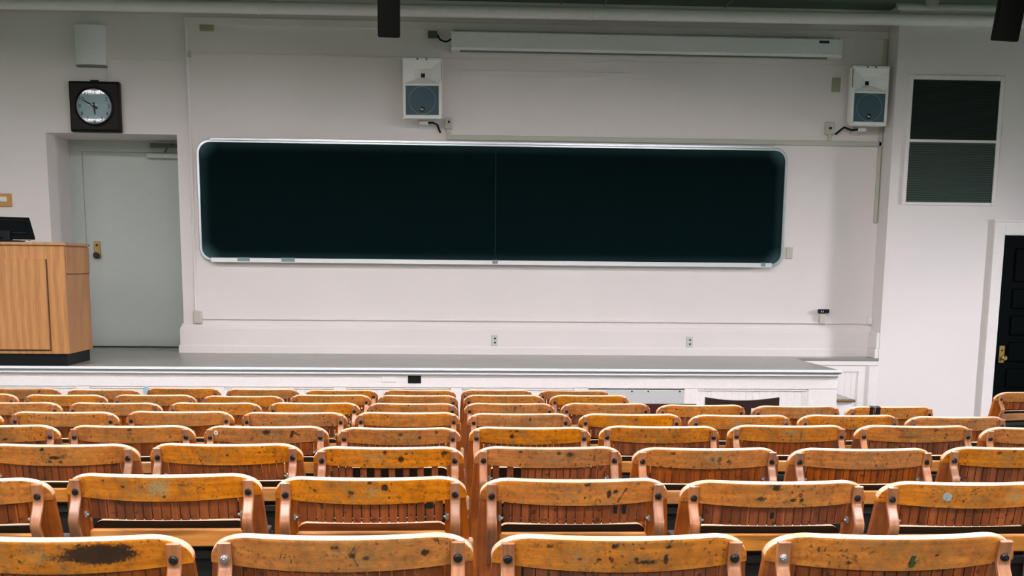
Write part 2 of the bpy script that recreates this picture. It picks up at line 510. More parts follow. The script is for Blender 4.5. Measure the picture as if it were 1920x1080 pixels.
mb = MB(); mb.lathe([(.010, 0), (.010, -.004), (.004, -.005)], (5.864, 11.981, .795), n=12)
struct('keyhole', mb, BLACK, pz)

# ------------------------------------------------------------------ stage
st = MB()
nose = [(SF + .012, SZ - .03), (SF + .002, SZ - .022), (SF, SZ - .012), (SF + .004, SZ - .003), (SF + .014, SZ), (13.06, SZ), (13.06, SZ - .03)]
st.prism(nose, 'x', XL, 3.62)
nose2 = [(12.0, SZ - .03), (11.995, SZ - .015), (12.0, SZ), (D, SZ), (D, SZ - .03)]
st.prism(nose2, 'x', 3.62, 4.54)
stage = struct('stage', st, LINO)
mb = MB()     # bright metal strip along the nosing
mb.box(XL, 3.626, SF - .006, SF + .030, SZ - .001, SZ + .004, .0015)
mb.box(XL, 3.626, SF - .008, SF + .002, SZ - .017, SZ + .003, .0015)
struct('nosing_strip', mb, plain('nosing_metal', (.86, .89, .91), .4), stage)
AP = SF + .035
struct('nosing_shadow_strip', MB().box(XL, 3.618, SF - .002, SF + .02, SZ - .031, SZ - .0175), plain('nosing_grey', (.13, .17, .19), .5), stage)  # dark grey strip painted as the shadow gap below the nosing
mb = MB()
mb.box(XL, 3.60, AP - .031, AP + .02, .645, SZ - .032, .004)          # moulding under the nosing
mb.box(XL, 3.60, AP - .012, AP + .02, .634, .646, .002)
mb.box(XL, 3.60, AP, AP + .03, .525, .65)                            # frieze
mb.box(XL, 3.60, AP, AP + .03, 0, .13, .003)
px = lambda u: -3.237 + (u - 165) * .004748
PAN = [(-600, -380), (-350, -130), (-90, 140), (165, 390), (417, 625), (648, 848), (870, 1088), (1115, 1303), (1328, 1548)]
edges = [XL] + [px(v) for a in PAN for v in a] + [3.60]
for i in range(0, len(edges), 2):
    mb.box(edges[i], edges[i + 1], AP, AP + .03, .12, .53, .002)
mb.box(3.55, 3.598, AP + .031, 12.0, 0, SZ - .031)                            # right end
mb.box(XL, 3.54, AP + .05, AP + .07, 0, SZ - .035)
struct('apron', mb, TRIM, stage)
for i, (a, b) in enumerate(PAN):
    x0, x1 = px(a), px(b)
    mb = MB()
    if i == 7:
        mb.box(x0, x1, AP - .006, AP + .01, .12, .512, .002)
        for u in (.03, .45, .62, .95):
            mb.lathe([(.008, 0), (.008, -.003), (.003, -.004)], (x0 + (x1 - x0) * u, AP - .006, .498), n=10, mi=1)
        struct('access_panel', mb, [GREYP, BLACK], stage)
    else:
        n = max(2, round((x1 - x0) / .066)); w = (x1 - x0) / n
        for k in range(n):
            mb.box(x0 + k * w, x0 + (k + 1) * w, AP + .012, AP + .03, .12, .53, .0035)
        for q in (.505, .13):
            mb.box(x0, x1, AP + .004, AP + .016, q, q + .010, .002)
        mb.box(x0, x0 + .010, AP + .004, AP + .016, .13, .515, .002); mb.box(x1 - .010, x1, AP + .004, AP + .016, .13, .515, .002)
        struct('beadboard_panel', mb, TRIM, stage)
mb = MB(); mb.box(-.381, -.262, AP - .006, AP + .004, .563, .634, .003)
struct('socket_plate', mb, BLACK, stage)
mb = MB(); mb.box(-.62, -.49, AP - .005, AP + .004, .572, .632, .002)
struct('blank_plate', mb, TRIM, stage)
mb = MB(); mb.box(-2.755, -2.715, AP - .004, AP + .012, .42, .525, .001)
struct('tape_strip', mb, BLUET, stage)
# ledge front and pilaster
mb = MB()
mb.box(3.601, 4.537, 12.004, 12.031, .56, SZ - .032); mb.box(3.60, 4.538, 11.99, 12.032, .625, SZ - .031, .004)
mb.box(4.33, 4.445, 12.006, 12.03, .005, .565); mb.box(4.44, 4.536, 11.985, 12.028, .003, .62)
mb.box(3.602, 3.70, 12.006, 12.03, .005, .565); mb.box(3.70, 4.33, 12.007, 12.029, .006, .14)
struct('ledge_front', mb, TRIM, stage)
mb = MB()
for k in range(9):
    mb.box(3.70 + k * .07, 3.77 + k * .07, 12.016, 12.03, .13, .57, .004)
mb.box(3.70, 4.33, 12.010, 12.02, .545, .555, .002); mb.box(4.318, 4.33, 12.010, 12.02, .13, .555, .002)
struct('beadboard_panel', mb, TRIM, stage)
# step against the stage's right end
r = thing('wooden_step', 'white boxed step with brown wooden nosing at the right end of the stage', 'step', (3.78, 11.5, 0))
part(r, 'step_box', MB().box(3.605, 3.94, 11.03, 11.98, 0, .35, .004), TRIM)
mb = MB(); mb.box(3.605, 3.955, 11.02, 11.98, .35, .372, .004); part(r, 'tread', mb, LINO)
mb = MB(); mb.tube([(3.605, 11.01, .360), (3.955, 11.01, .360)], .015, 12); part(r, 'nosing', mb, TREAD)

# ------------------------------------------------------------------ chalkboard
r = thing('chalkboard', 'long black chalkboard with rounded metal frame on the white wall', 'chalkboard', (.4745, D, 1.64))
x0, x1, z0, z1 = -2.585, 3.535, 1.645, 2.873
part(r, 'writing_surface', MB().rrect(x0 + .02, x1 - .02, z0 + .02, z1 - .02, D - .028, D - .004, .12), BOARD)
mb = MB()
def rr(x0, x1, z0, z1, rad, y, n=8):
    out = []
    for cx, cz, a in ((x1 - rad, z1 - rad, 0), (x0 + rad, z1 - rad, 90), (x0 + rad, z0 + rad, 180), (x1 - rad, z0 + rad, 270)):
        for k in range(n + 1):
            q = R(a + 90 * k / n); out.append((cx + rad * math.cos(q), y, cz + rad * math.sin(q)))
    return out
w = .028
loops = [rr(x0, x1, z0, z1, .14, D - .001), rr(x0, x1, z0, z1, .14, D - .036), rr(x0 + .006, x1 - .006, z0 + .006, z1 - .006, .136, D - .042),
         rr(x0 + w, x1 - w, z0 + w, z1 - w, .115, D - .042), rr(x0 + w, x1 - w, z0 + w, z1 - w, .115, D - .022)]
mb.loft(loops, closed=True, caps=False)
part(r, 'frame', mb, ALU)
mb = MB(); mb.box(.468, .478, D - .034, D - .026, z0 + w, z1 - w); part(r, 'seam_strip', mb, plain('seam', (.010, .026, .028), .8, spec=.05))
mb = MB(); mb.box(-2.44, 3.38, D - .055, D - .004, z1 - .012, z1 + .016, .004); part(r, 'map_rail', mb, ALU)
mb = MB(); mb.box(-2.46, 3.40, D - .095, D - .04, z0 - .006, z0 + .030, .006); mb.box(-2.46, 3.40, D - .10, D - .09, z0 - .006, z0 + .040, .003)
tray = part(r, 'chalk_tray', mb, plain('tray_metal', (.80, .84, .86), .35, .3))
for xx, w_ in ((-2.19, .13), (-1.74, .14), (.44, .06), (3.28, .05)):
    mb = MB(); mb.box(xx, xx + w_, D - .103, D - .088, z0 + .004, z0 + .045, .004)
    part(r, 'tray_clip', mb, plain('clip_grey', (.22, .30, .32), .5), tray)

# ------------------------------------------------------------------ clock
cx, cz_, cy = -3.566, 3.166, D
r = thing('wall_clock', 'square dark wooden wall clock with pale blue round dial above the recess', 'clock', (cx, cy, 2.927))
h = .25; Y1 = D - .09
mb = MB()
mb.box(cx - h, cx + h, D - .075, D - .002, cz_ - .247, cz_ + .247, .012, 2)
mb.box(cx - h + .015, cx + h - .015, Y1, D - .07, cz_ - .232, cz_ + .232, .01)
mb.box(cx - .04, cx + .04, D - .06, D - .01, cz_ + .24, cz_ + .262, .004)
part(r, 'case', mb, CLOCKW)
mb = MB(); mb.lathe([(.178, 0), (.178, -.006), (.001, -.006)], (cx, Y1, cz_), n=48)
dial = part(r, 'dial', mb, DIAL)
mb = MB(); mb.lathe([(.176, 0), (.192, 0), (.192, -.012), (.184, -.016), (.176, -.010), (.176, 0)], (cx, Y1, cz_), n=48, caps=False); part(r, 'bezel', mb, CLOCKW)
mb = MB()
MT = Matrix.Rotation(R(90), 4, 'X')
for k in range(12):
    a = R(90 - 30 * (k + 1))
    mb.text(str(k + 1), .052, Matrix.Translation((cx + .142 * math.cos(a), Y1 - .0075, cz_ + .142 * math.sin(a))) @ MT)
part(r, 'numerals', mb, INK, dial, smooth=0)
def hand(name, ang, L, tail, w, y):
    a = R(90 - ang); d = Vector((math.cos(a), 0, math.sin(a))); n = Vector((-d.z, 0, d.x))
    P = [d * -tail - n * w, d * -tail + n * w, d * L + n * w * .45, d * L - n * w * .45]
    c = Vector((cx, 0, cz_))
    m = MB(); m.loft([[(c + p) + Vector((0, y, 0)) for p in P], [(c + p) + Vector((0, y - .002, 0)) for p in P]])
    part(r, name, m, INK, dial)
hand('minute_hand', 300, .122, .040, .0115, Y1 - .013)
hand('hour_hand', 175, .080, .038, .0125, Y1 - .009)
mb = MB(); mb.lathe([(.012, -.006), (.012, -.018), (.004, -.020)], (cx, Y1, cz_), n=16); part(r, 'hub', mb, INK, dial)
mb = MB()
gp = [(.181, -.008)] + [(.181 * math.cos(R(t)), -.014 - .058 * math.sin(R(t))) for t in (0, 12, 25, 40, 55, 70, 82, 89.5)]
mb.lathe(gp, (cx, Y1, cz_), n=48)
part(r, 'glass', mb, GLASS)

# box above the clock with a bowed front
r = thing('wall_box', 'pale bowed-front box on the wall right above the square clock', 'box', (-3.59, D, 3.56))
mb = MB()
arc = [(-3.735, D), (-3.735, D - .05)] + [(-3.735 + .29 * k / 8, D - .05 - .03 * math.sin(math.pi * k / 8)) for k in range(9)] + [(-3.445, D - .05), (-3.445, D)]
arc = list(dict.fromkeys(arc))
mb.prism(arc, 'z', 3.57, 3.955)
part(r, 'housing', mb, SCREEN)
mb = MB(); mb.prism([(a, b - .006 if b < D - .01 else b) for a, b in arc], 'z', 3.555, 3.572); part(r, 'bottom_rim', mb, plain('rim_grey', (.16, .19, .15), .6))
mb = MB(); mb.tube([(-3.43, D - .012, 3.60), (-3.43, D - .012, 3.43)], .010, 8); part(r, 'conduit', mb, WALL)

# ------------------------------------------------------------------ loudspeakers
def speaker(loc, rotz, label, cable):
    r = thing('loudspeaker', label, 'loudspeaker', (0, 0, 0), 0, 'white loudspeakers high on the stage wall')
    W2, Hh, dep = .195, .30, .30            # local: front at y=-dep, centre at z=0
    mb = MB()
    def ring(y, k, wx, ch):
        w, h = wx, Hh * k
        return [(-w + ch, y, h), (w - ch, y, h), (w, y, h - ch), (w - .004, y, -h + ch * 1.6), (w - ch * 1.4, y, -h), (-w + ch * 1.4, y, -h), (-w + .004, y, -h + ch * 1.6), (-w, y, h - ch)]
    mb.loft([ring(-.03, .86, W2 * .66, .02), ring(-.16, .96, W2 * .90, .02), ring(-.255, 1, W2 * 1.03, .02), ring(-.285, .99, W2, .022)], caps=False)
    mb.box(-.12, .12, -.035, -.02, -.24, .24)
    part(r, 'cabinet', mb, SPK)
    # front frame and flared horn
    mb = MB()
    y = -dep
    mb.box(-W2, W2, y, y + .02, .262, .292, .005)
    mb.box(-W2, -W2 + .030, y, y + .02, -.285, .08, .005); mb.box(W2 - .030, W2, y, y + .02, -.285, .08, .005)
    mb.box(-W2, W2, y, y + .02, -.296, -.258, .005); mb.box(-W2, W2, y - .003, y + .02, .022, .044, .004)
    part(r, 'front_frame', mb, SPK)
    mb = MB()
    a = [(-W2 + .004, y + .003, .044), (W2 - .004, y + .003, .044), (W2 - .004, y + .003, .264), (-W2 + .004, y + .003, .264)]
    b = [(-.085, y + .04, .085), (.085, y + .04, .085), (.085, y + .04, .19), (-.085, y + .04, .19)]
    c = [(-.016, y + .10, .118), (.016, y + .10, .118), (.016, y + .10, .152), (-.016, y + .10, .152)]
    mb.loft([a, b, c], caps=False)
    horn = part(r, 'horn', mb, SPK, smooth=10)
    mb = MB(); mb.box(-.020, .020, y + .096, y + .12, .112, .158); part(r, 'horn_throat', mb, BLACK, horn)
    mb = MB(); mb.box(-W2 + .028, W2 - .028, y + .005, y + .02, -.260, .024); g = part(r, 'grille', mb, GRIL)
    mb = MB(); mb.lathe([(.130, 0), (.136, 0), (.136, -.004), (.130, -.004), (.130, 0)], (0, y + .005, -.118), n=48, caps=False)
    part(r, 'woofer_ring', mb, RING, g)
    mb = MB(); mb.lathe([(.026, 0), (.026, -.004), (.001, -.004)], (0, y + .004, -.205), n=24); bd = part(r, 'badge', mb, BLACK, g)
    mb = MB()   # the two-letter badge mark
    for p, q in (((-.014, .010), (-.014, -.006)), ((-.014, .010), (-.004, .007)), ((-.014, .002), (-.005, 0)), ((-.014, -.006), (-.003, -.009)),
                 ((-.001, .006), (.006, -.013)), ((.006, -.013), (.014, .006))):
        mb.cyl((p[0], y - .001, -.205 + p[1]), (q[0], y - .001, -.205 + q[1]), .0022, 6)
    part(r, 'badge_letters', mb, WHITE, bd)
    for sx in (-.045, .045):
        mb = MB(); mb.lathe([(.008, 0), (.008, -.003), (.003, -.004)], (sx, y, .277), n=12); part(r, 'screw', mb, BLACK)
    mb = MB(); mb.box(-.045, .045, -.16, 0, -.335, -.302, .006); mb.box(-.05, .05, -.012, 0, -.36, -.20, .003); part(r, 'wall_bracket', mb, WHITE)
    mb = MB(); mb.tube(cable, .011, 8); part(r, 'cable', mb, BLACK)
    for o in [r]:
        o.location = loc; o.rotation_euler = (R(0), 0, rotz)
    return r
speaker((-.258, D, 3.372), R(-4), 'white loudspeaker above the middle of the chalkboard, left of the projection screen', [(.04, -.14, -.318), (.09, -.10, -.31), (.13, -.05, -.325), (.16, -.02, -.40)])
speaker((4.256, D, 3.378), R(4), 'white loudspeaker in the corner beside the pier, right of the projection screen', [(-.03, -.15, -.318), (-.10, -.12, -.325), (-.16, -.06, -.29), (-.24, -.03, -.36)])

# surface raceways with their boxes
r = thing('cable_raceway', 'olive painted cable raceway running level just above the chalkboard to the corner', 'raceway', (2.2, D, 2.9))
mb = MB(); mb.box(-.035, 4.54, D - .03, D, 2.905, 2.955, .004); part(r, 'level_channel', mb, DULL)
mb = MB(); mb.box(-.035, .0, D - .03, D, 2.955, 3.02, .003); mb.box(-.055, .02, D - .05, D, 3.01, 3.12, .006); part(r, 'outlet_box', mb, DULL)
mb = MB(); mb.lathe([(.012, 0), (.012, -.006), (.004, -.006)], (-.012, D - .05, 3.08), n=14); part(r, 'socket', mb, BLACK)
mb = MB(); mb.box(3.955, 3.99, D - .03, D, 2.955, 3.03, .003); mb.box(3.915, 4.01, D - .05, D, 3.02, 3.14, .006); part(r, 'outlet_box', mb, DULL)
mb = MB(); mb.lathe([(.014, 0), (.014, -.006), (.004, -.006)], (3.965, D - .05, 3.08), n=14); part(r, 'socket', mb, BLACK)
mb = MB(); mb.box(4.495, 4.53, D - .03, D, 2.12, 3.98, .004); part(r, 'corner_channel', mb, DULL)
r = thing('wall_conduit', 'white cable conduit running down the wall left of the chalkboard', 'conduit', (-2.65, D, 1.15))
mb = MB(); mb.tube([(-2.648, D - .014, 1.14), (-2.640, D - .014, 2.4), (-2.648, D - .014, 3.66), (-2.652, D - .014, 3.99)], .013, 8); part(r, 'pipe', mb, TRIM)
mb = MB(); mb.box(-2.640, -2.605, D - .03, D, 3.67, 3.73, .004); part(r, 'clamp', mb, DULL)
single('cable_raceway', MB().box(-2.575, 4.50, D - .020, D, 1.048, 1.066, .003), WALL, 'thin white cable raceway running level along the wall under the chalkboard', 'raceway')

def plate(name, x, z, w, h, mat, label, cat, slots=False, dep=.035, y=D):
    r = thing(name, label, cat, (x, y, z - h / 2))
    part(r, 'backbox', MB().box(x - w / 2, x + w / 2, y - dep, y, z - h / 2, z + h / 2, .005), mat)
    mb = MB(); mb.box(x - w / 2 + .006, x + w / 2 - .006, y - dep - .004, y - dep, z - h / 2 + .006, z + h / 2 - .006, .002); f = part(r, 'cover', mb, mat)
    if slots:
        for q in (.022, -.022):
            mb = MB(); mb.lathe([(.010, 0), (.010, -.0015), (.001, -.0015)], (x + .004, y - dep - .004, z + q), n=12); part(r, 'socket', mb, BLACK, f)
    return r
GREYB = plain('outlet_grey', (.55, .58, .54), .45)
plate('wall_outlet', .473, .848, .075, .125, GREYB, 'grey socket box low on the wall under the middle of the chalkboard', 'outlet', True)
plate('wall_outlet', 2.562, .845, .08, .125, GREYB, 'grey socket box low on the wall under the right half of the chalkboard', 'outlet', True)
plate('wall_outlet', -2.630, 1.068, .085, .13, IVORY, 'ivory cover box at the foot of the conduit left of the chalkboard', 'outlet')
plate('wall_outlet', 3.995, 1.10, .075, .11, IVORY, 'ivory outlet under the small black device at the right of the wall', 'outlet')
plate('wall_switch', 3.606, 1.795, .075, .125, IVORY, 'ivory wall plate just right of the chalkboard corner', 'switch', dep=.012)
plate('junction_box', 4.512, 1.090, .05, .09, WHITE, 'small white junction box in the corner beside the pier', 'box', dep=.05)
r = thing('wall_device', 'small black box mounted on the wall above the right-hand ivory outlet', 'device', (3.998, D, 1.165))
part(r, 'body', MB().box(3.945, 4.058, D - .06, D, 1.165, 1.205, .005), BLACK)
mb = MB()
for q in (3.965, 3.985): mb.box(q, q + .010, D - .062, D - .058, 1.172, 1.190)
part(r, 'indicator', mb, GREYB)
plate('cover_plate', 4.012, 3.52, .09, .14, plain('olive_plate', (.32, .35, .22), .5), 'olive cover plate on the wall left of the corner loudspeaker', 'plate', dep=.02)
plate('wall_junction_box', -2.44, 3.955, .14, .06, plain('olive_box', (.34, .33, .19), .5), 'olive box at the top of the wall above the chalkboard left end', 'box', dep=.03)
r = thing('wall_plate', 'orange wooden switch plate on the wall above the lectern', 'switch', (-4.525, D, 2.17))
part(r, 'plate', MB().box(-4.59, -4.463, D - .02, D, 2.175, 2.305, .004), ORANGE)
mb = MB(); mb.box(-4.575, -4.505, D - .03, D - .02, 2.225, 2.275, .004); part(r, 'switch_insert', mb, WHITE)

# ------------------------------------------------------------------ projection screen, pipes, hanging posts
r = thing('projection_screen', 'long grey roll-up projection screen case high on the wall', 'projection screen', (2.03, D, 3.77))
x0, x1, yf = .02, 3.99, D - .17
mb = MB()
pf = [(D - .01, 4.0), (yf + .02, 4.0), (yf, 3.985), (yf, 3.835), (yf + .02, 3.815), (D - .01, 3.815)]
pf = [(a, 3.772 + (b - 3.815) * .98) for a, b in pf]
mb.prism(pf, 'x', x0, x1); case = part(r, 'case', mb, SCREEN)
for a, b in ((x0 - .006, x0 + .012), (x1 - .012, x1 + .012)):
    mb = MB(); mb.prism([(D - .005, 3.962), (yf + .01, 3.962), (yf - .004, 3.945), (yf - .004, 3.785), (yf + .015, 3.764), (D - .005, 3.764)], 'x', a, b); part(r, 'end_cap', mb, SCREEN)
mb = MB(); mb.box(3.76, 3.865, yf - .003, yf, 3.90, 3.927, .001); part(r, 'name_plate', mb, plain('name_plate_dark', (.02, .035, .05), .5), case)
mb = MB(); mb.box(x0 + .08, x1 - .12, yf + .05, yf + .07, 3.757, 3.78, .004); part(r, 'bottom_bar', mb, plain('bar_grey', (.14, .17, .15), .5))
r = thing('junction_box', 'dark green junction box and cable left of the projection screen', 'box', (-.13, D, 3.86))
part(r, 'box', MB().box(-.225, -.13, D - .06, D, 3.90, 3.965, .004), plain('box_green', (.07, .10, .07), .5))
mb = MB(); mb.tube([(-.13, D - .04, 3.93), (-.10, D - .05, 3.88), (-.05, D - .06, 3.862), (-.02, D - .07, 3.866), (.008, D - .08, 3.885)], .009, 8); part(r, 'cable', mb, BLACK)

r = thing('ceiling_pipe', 'long white pipe running level under the ceiling in front of the wall', 'pipe', (0, 12.0, 4.05))
mb = MB(); mb.tube([(XL + .02, 12.0, 4.085), (4.4, 12.0, 4.125), (XR - .02, 12.0, 4.14)], .060, 20); pp = part(r, 'pipe', mb, PIPE)
for xx in (1.38, -1.9):
    mb = MB(); mb.lathe([(.060, 0), (.0645, .004), (.0645, .03), (.060, .034)], (xx, 12.0, 4.085 + (xx + 7.6) * .0033), axis='x', n=20); part(r, 'coupling', mb, PIPE, pp)
r = thing('ceiling_pipe', 'second shorter pale pipe above the long pipe at the right', 'pipe', (6, 11.6, 4.15))
mb = MB(); mb.tube([(4.36, 11.62, 4.168), (XR - .02, 11.62, 4.18)], .035, 16); part(r, 'pipe', mb, plain('pipe_grey', (.42, .46, .42), .5))
mb = MB(); mb.tube([(5.42, 11.62, 4.17), (5.42, 11.62, 4.27)], .04, 14); part(r, 'hanger', mb, plain('hanger_grey', (.36, .40, .36), .5))
single('pipe_fitting', MB().lathe([(.02, .14), (.05, .12), (.065, .06), (.05, .01), (.02, 0)], (4.66, 11.5, 4.13), axis='z', n=20), plain('fitting_grey', (.34, .36, .28), .5), 'round pale fitting on the ceiling above the corner of the pier', 'fitting')
for xx in (1.10, 1.53, 2.75):
    single('ceiling_conduit', MB().tube([(xx, 10.2, ZC - .062), (xx, 12.0, ZC - .062)], .012, 8), CEIL,
           {1.10: 'green painted conduit on the ceiling, leftmost of three above the projection screen', 1.53: 'green painted conduit on the ceiling, middle one of three above the projection screen',
            2.75: 'green painted conduit on the ceiling, rightmost of three above the projection screen'}[xx], 'conduit', 'ceiling conduits above the screen')
HW = plain('hanging_post_dark', (.0030, .0034, .0026), .6, var=.3, spec=.08)
def post(x, w, label, turn, lean, drop=.965):
    r = thing('hanging_post', label, 'post', (x, 9.0, ZC), 0, 'dark posts hanging from the ceiling')
    mb = MB(); mb.box(-w / 2, w / 2, -.05, .05, -drop, .03, .012, 2)
    part_ = link('post', mb.mesh('post', HW), r)
    mb = MB(); mb.box(-w / 2 - .03, w / 2 + .03, -.12, .12, -.012, .0, .002)
    link('ceiling_plate', mb.mesh('ceiling_plate', HW), r)
    part_.rotation_euler = (R(lean), turn[1], turn[0])
    return r
post(-.455, .165, 'dark rectangular post hanging from the ceiling left of the projection screen', (R(6), R(-.6)), 10)
post(4.34, .19, 'dark rectangular post hanging from the ceiling in front of the pier at right', (R(-4), R(3.2)), 10, .90)

# ------------------------------------------------------------------ ventilation grille in the pier
r = thing('ventilation_grille', 'tall dark green louvred grille with white frame high on the right-hand wall', 'grille', (5.17, PW, 2.3))
x0, x1, z0, zm, z1 = 4.715, 5.625, 2.325, 2.94, 3.545
mb = MB()
for a, b, c, d in ((x0 - .045, x0, z0 - .03, z1 + .045), (x1, x1 + .045, z0 - .03, z1 + .045), (x0, x1, z1, z1 + .045), (x0, x1, z0 - .03, z0), (x0, x1, zm - .014, zm + .014)):
    mb.box(a, b, PW - .022, PW + .01, c, d, .004)
part(r, 'frame', mb, TRIM)
GD = plain('grille_dark', (.010, .020, .016), .6); GL = plain('grille_green', (.085, .15, .115), .5)
part(r, 'backing', MB().box(x0, x1, PW - .004, PW, z0, z1), GD)
for nm, a, b, mt, n, tilt in (('upper_louvres', zm + .014, z1, GD, 26, 60), ('lower_louvres', z0, zm - .014, GL, 26, 35)):
    mb = MB(); p = (b - a) / n
    for k in range(n):
        z = a + (k + .5) * p
        mb.box(x0, x1, -.0085, .0085, -.0012, .0012, M=Matrix.Translation((0, PW - .012, z)) @ Matrix.Rotation(R(tilt), 4, 'X'))
    part(r, nm, mb, mt, smooth=0)

# ------------------------------------------------------------------ lectern and what stands on it
lx1, lx0, ly0, ly1 = -3.412, -4.75, 10.56, 11.25
r = thing('lectern', 'large oak lectern with black toe kick at the left end of the stage', 'lectern', ((lx0 + lx1) / 2, 10.9, SZ))
part(r, 'toe_kick', MB().box(lx0 + .03, lx1 - .025, ly0 + .02, ly1 - .02, SZ, SZ + .112), BLACK)
part(r, 'cabinet', MB().box(lx0, lx1, ly0, ly1, SZ + .107, 1.765, .004), OAK)
part(r, 'front_panel', MB().box(lx0 + .15, -3.575, ly0 - .020, ly0 + .005, .846, 1.645, .003), OAK)
DKLINE = plain('dark_line_brown', (.085, .035, .012), .6)
mb = MB(); mb.box(-3.575, -3.564, ly0 - .004, ly0 + .004, .838, 1.645); mb.box(lx0 + .15, -3.575, ly0 - .004, ly0 + .004, .834, .846)
part(r, 'panel_shadow_line', mb, DKLINE)  # dark brown strips drawn as the shadow line along the front panel
mb = MB(); mb.box(lx1 - .004, lx1 + .0015, ly0 + .03, ly1 - .004, 1.512, 1.521); part(r, 'drawer_reveal', mb, DKLINE)
mb = MB(); mb.box(lx1 - .004, lx1 + .010, ly0 + .03, ly1 - .004, 1.52, 1.757, .003); part(r, 'drawer_front', mb, OAK)
mb = MB(); mb.box(lx0 - .015, lx1 + .018, ly0 - .018, ly1 + .015, 1.765, 1.793, .006); part(r, 'top', mb, OAKTOP)
# tilted monitor seen from behind
r = thing('monitor', 'black monitor tilted back, seen from behind on the oak lectern', 'monitor', (-4.02, 10.86, 1.793))
M_ = Matrix.Translation((-4.005, 10.80, 1.825)) @ Matrix.Rotation(R(32), 4, 'Z') @ Matrix.Rotation(R(-44), 4, 'X')
mb = MB(); mb.box(-.26, .26, -.012, .012, 0, .27, .008, 2, M=M_); part(r, 'display_housing', mb, BLACK)
mb = MB(); mb.box(-.20, .20, -.024, -.010, .05, .22, .01, M=M_); part(r, 'rear_cover', mb, BLACK)
mb = MB(); mb.box(-4.14, -3.87, 10.76, 10.98, 1.793, 1.812, .006); part(r, 'base', mb, BLACK)
mb = MB(); mb.box(-4.07, -3.96, 10.79, 10.87, 1.805, 1.90, .006); part(r, 'stand', mb, BLACK)
r = thing('control_box', 'small grey control box on the lectern beside the monitor', 'box', (-3.78, 10.8, 1.793))
part(r, 'case', MB().box(-3.82, -3.755, 10.77, 10.85, 1.793, 1.806, .003), GREYB)
part(r, 'button', MB().box(-3.80, -3.78, 10.79, 10.81, 1.806, 1.811, .002), BLACK)

# ------------------------------------------------------------------ auditorium chairs
HALF = .2615
ST, CT = math.sin(R(12)), math.cos(R(12))
def bow(x): return .054 * (x / HALF) ** 2
def P3(x, s, d):
    """x across, s down the back from its top, d from the front face to the rear"""
    return (x, bow(x) + s * ST - d * CT, H - s * CT - d * ST)
def s_top(x):
    q = abs(x) - (HALF - .085)
    if q <= 0: return 0.0
    u = min(1.0, q / .085)
    return .050 * (1 - math.sqrt(max(0.0, 1 - u * u)))
def s_bot(x): return .070 - .0095 * (x / HALF) ** 2
TH = .024

def crest_mesh(nx, ns, marks, greens):
    bm = bmesh.new()
    xs = [HALF * math.sin(math.pi / 2 * (2 * i / nx - 1)) if False else 0 for i in range(0)]
    # denser columns near the rounded ends
    core = HALF - .087
    ne = max(6, nx // 9)
    xs = [-HALF + .087 * (1 - math.cos(math.pi / 2 * i / ne)) for i in range(ne)]
    xs += [-core + 2 * core * i / (nx - 2 * ne) for i in range(nx - 2 * ne + 1)]
    xs += [-x for x in reversed(xs[:ne])]
    rings, sv = [], []
    for x in xs:
        a, b = s_top(x), s_bot(x); r = min(.0035, (b - a) * .2)
        ring, s_ = [], []
        for j in range(ns + 1):                      # rear, bottom to top
            s = b + (a + r - b) * j / ns
            ring.append(P3(x, s, TH)); s_.append(s)
        ring.append(P3(x, a + r * .3, TH - r * .3)); s_.append(a)
        ring.append(P3(x, a, TH - r)); s_.append(a)
        ring.append(P3(x, a, r)); s_.append(a)
        ring.append(P3(x, a + r, 0)); s_.append(-1)
        ring.append(P3(x, b, 0)); s_.append(-1)
        rings.append(ring); sv.append(s_)
    lm = bm.verts.layers.float.new('mark'); lg = bm.verts.layers.float.new('green')
    vr = []
    for x, ring, s_ in zip(xs, rings, sv):
        row = []
        for j, (p, s) in enumerate(zip(ring, s_)):
            v = bm.verts.new(p)
            if j <= ns + 1:
                v[lm] = paint(marks, x, s); v[lg] = paint(greens, x, s)
            row.append(v)
        vr.append(row)
    n = len(vr[0])
    for a, b in zip(vr, vr[1:]):
        for i in range(n):
            j = (i + 1) % n
            f = bm.faces.new((a[i], a[j], b[j], b[i]))
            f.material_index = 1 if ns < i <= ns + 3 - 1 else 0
    bm.faces.new(list(reversed(vr[0]))).material_index = 0
    bm.faces.new(vr[-1]).material_index = 0
    bmesh.ops.recalc_face_normals(bm, faces=bm.faces[:])
    me = bpy.data.meshes.new('crest_rail'); bm.to_mesh(me); bm.free()
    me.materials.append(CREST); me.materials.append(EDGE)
    me.polygons.foreach_set('use_smooth', [True] * len(me.polygons)); me.set_sharp_from_angle(angle=R(40))
    return me

def paint(marks, x, s):
    v = 0.0
    for m in marks:
        if m[0] == 'b':
            _, cx, cs, rx, rs, k = m
            d = ((x - cx) / rx) ** 2 + ((s - cs) / rs) ** 2
            if d < 4: v = max(v, k * math.exp(-d * .9))
        else:
            _, ax, as_, bx, bs, w, k = m
            dx, ds = bx - ax, bs - as_; L = dx * dx + ds * ds + 1e-9
            u = max(0, min(1, ((x - ax) * dx + (s - as_) * ds) / L))
            d = math.hypot(x - ax - u * dx, s - as_ - u * ds) / w
            if d < 2: v = max(v, k * math.exp(-d * d))
    return v

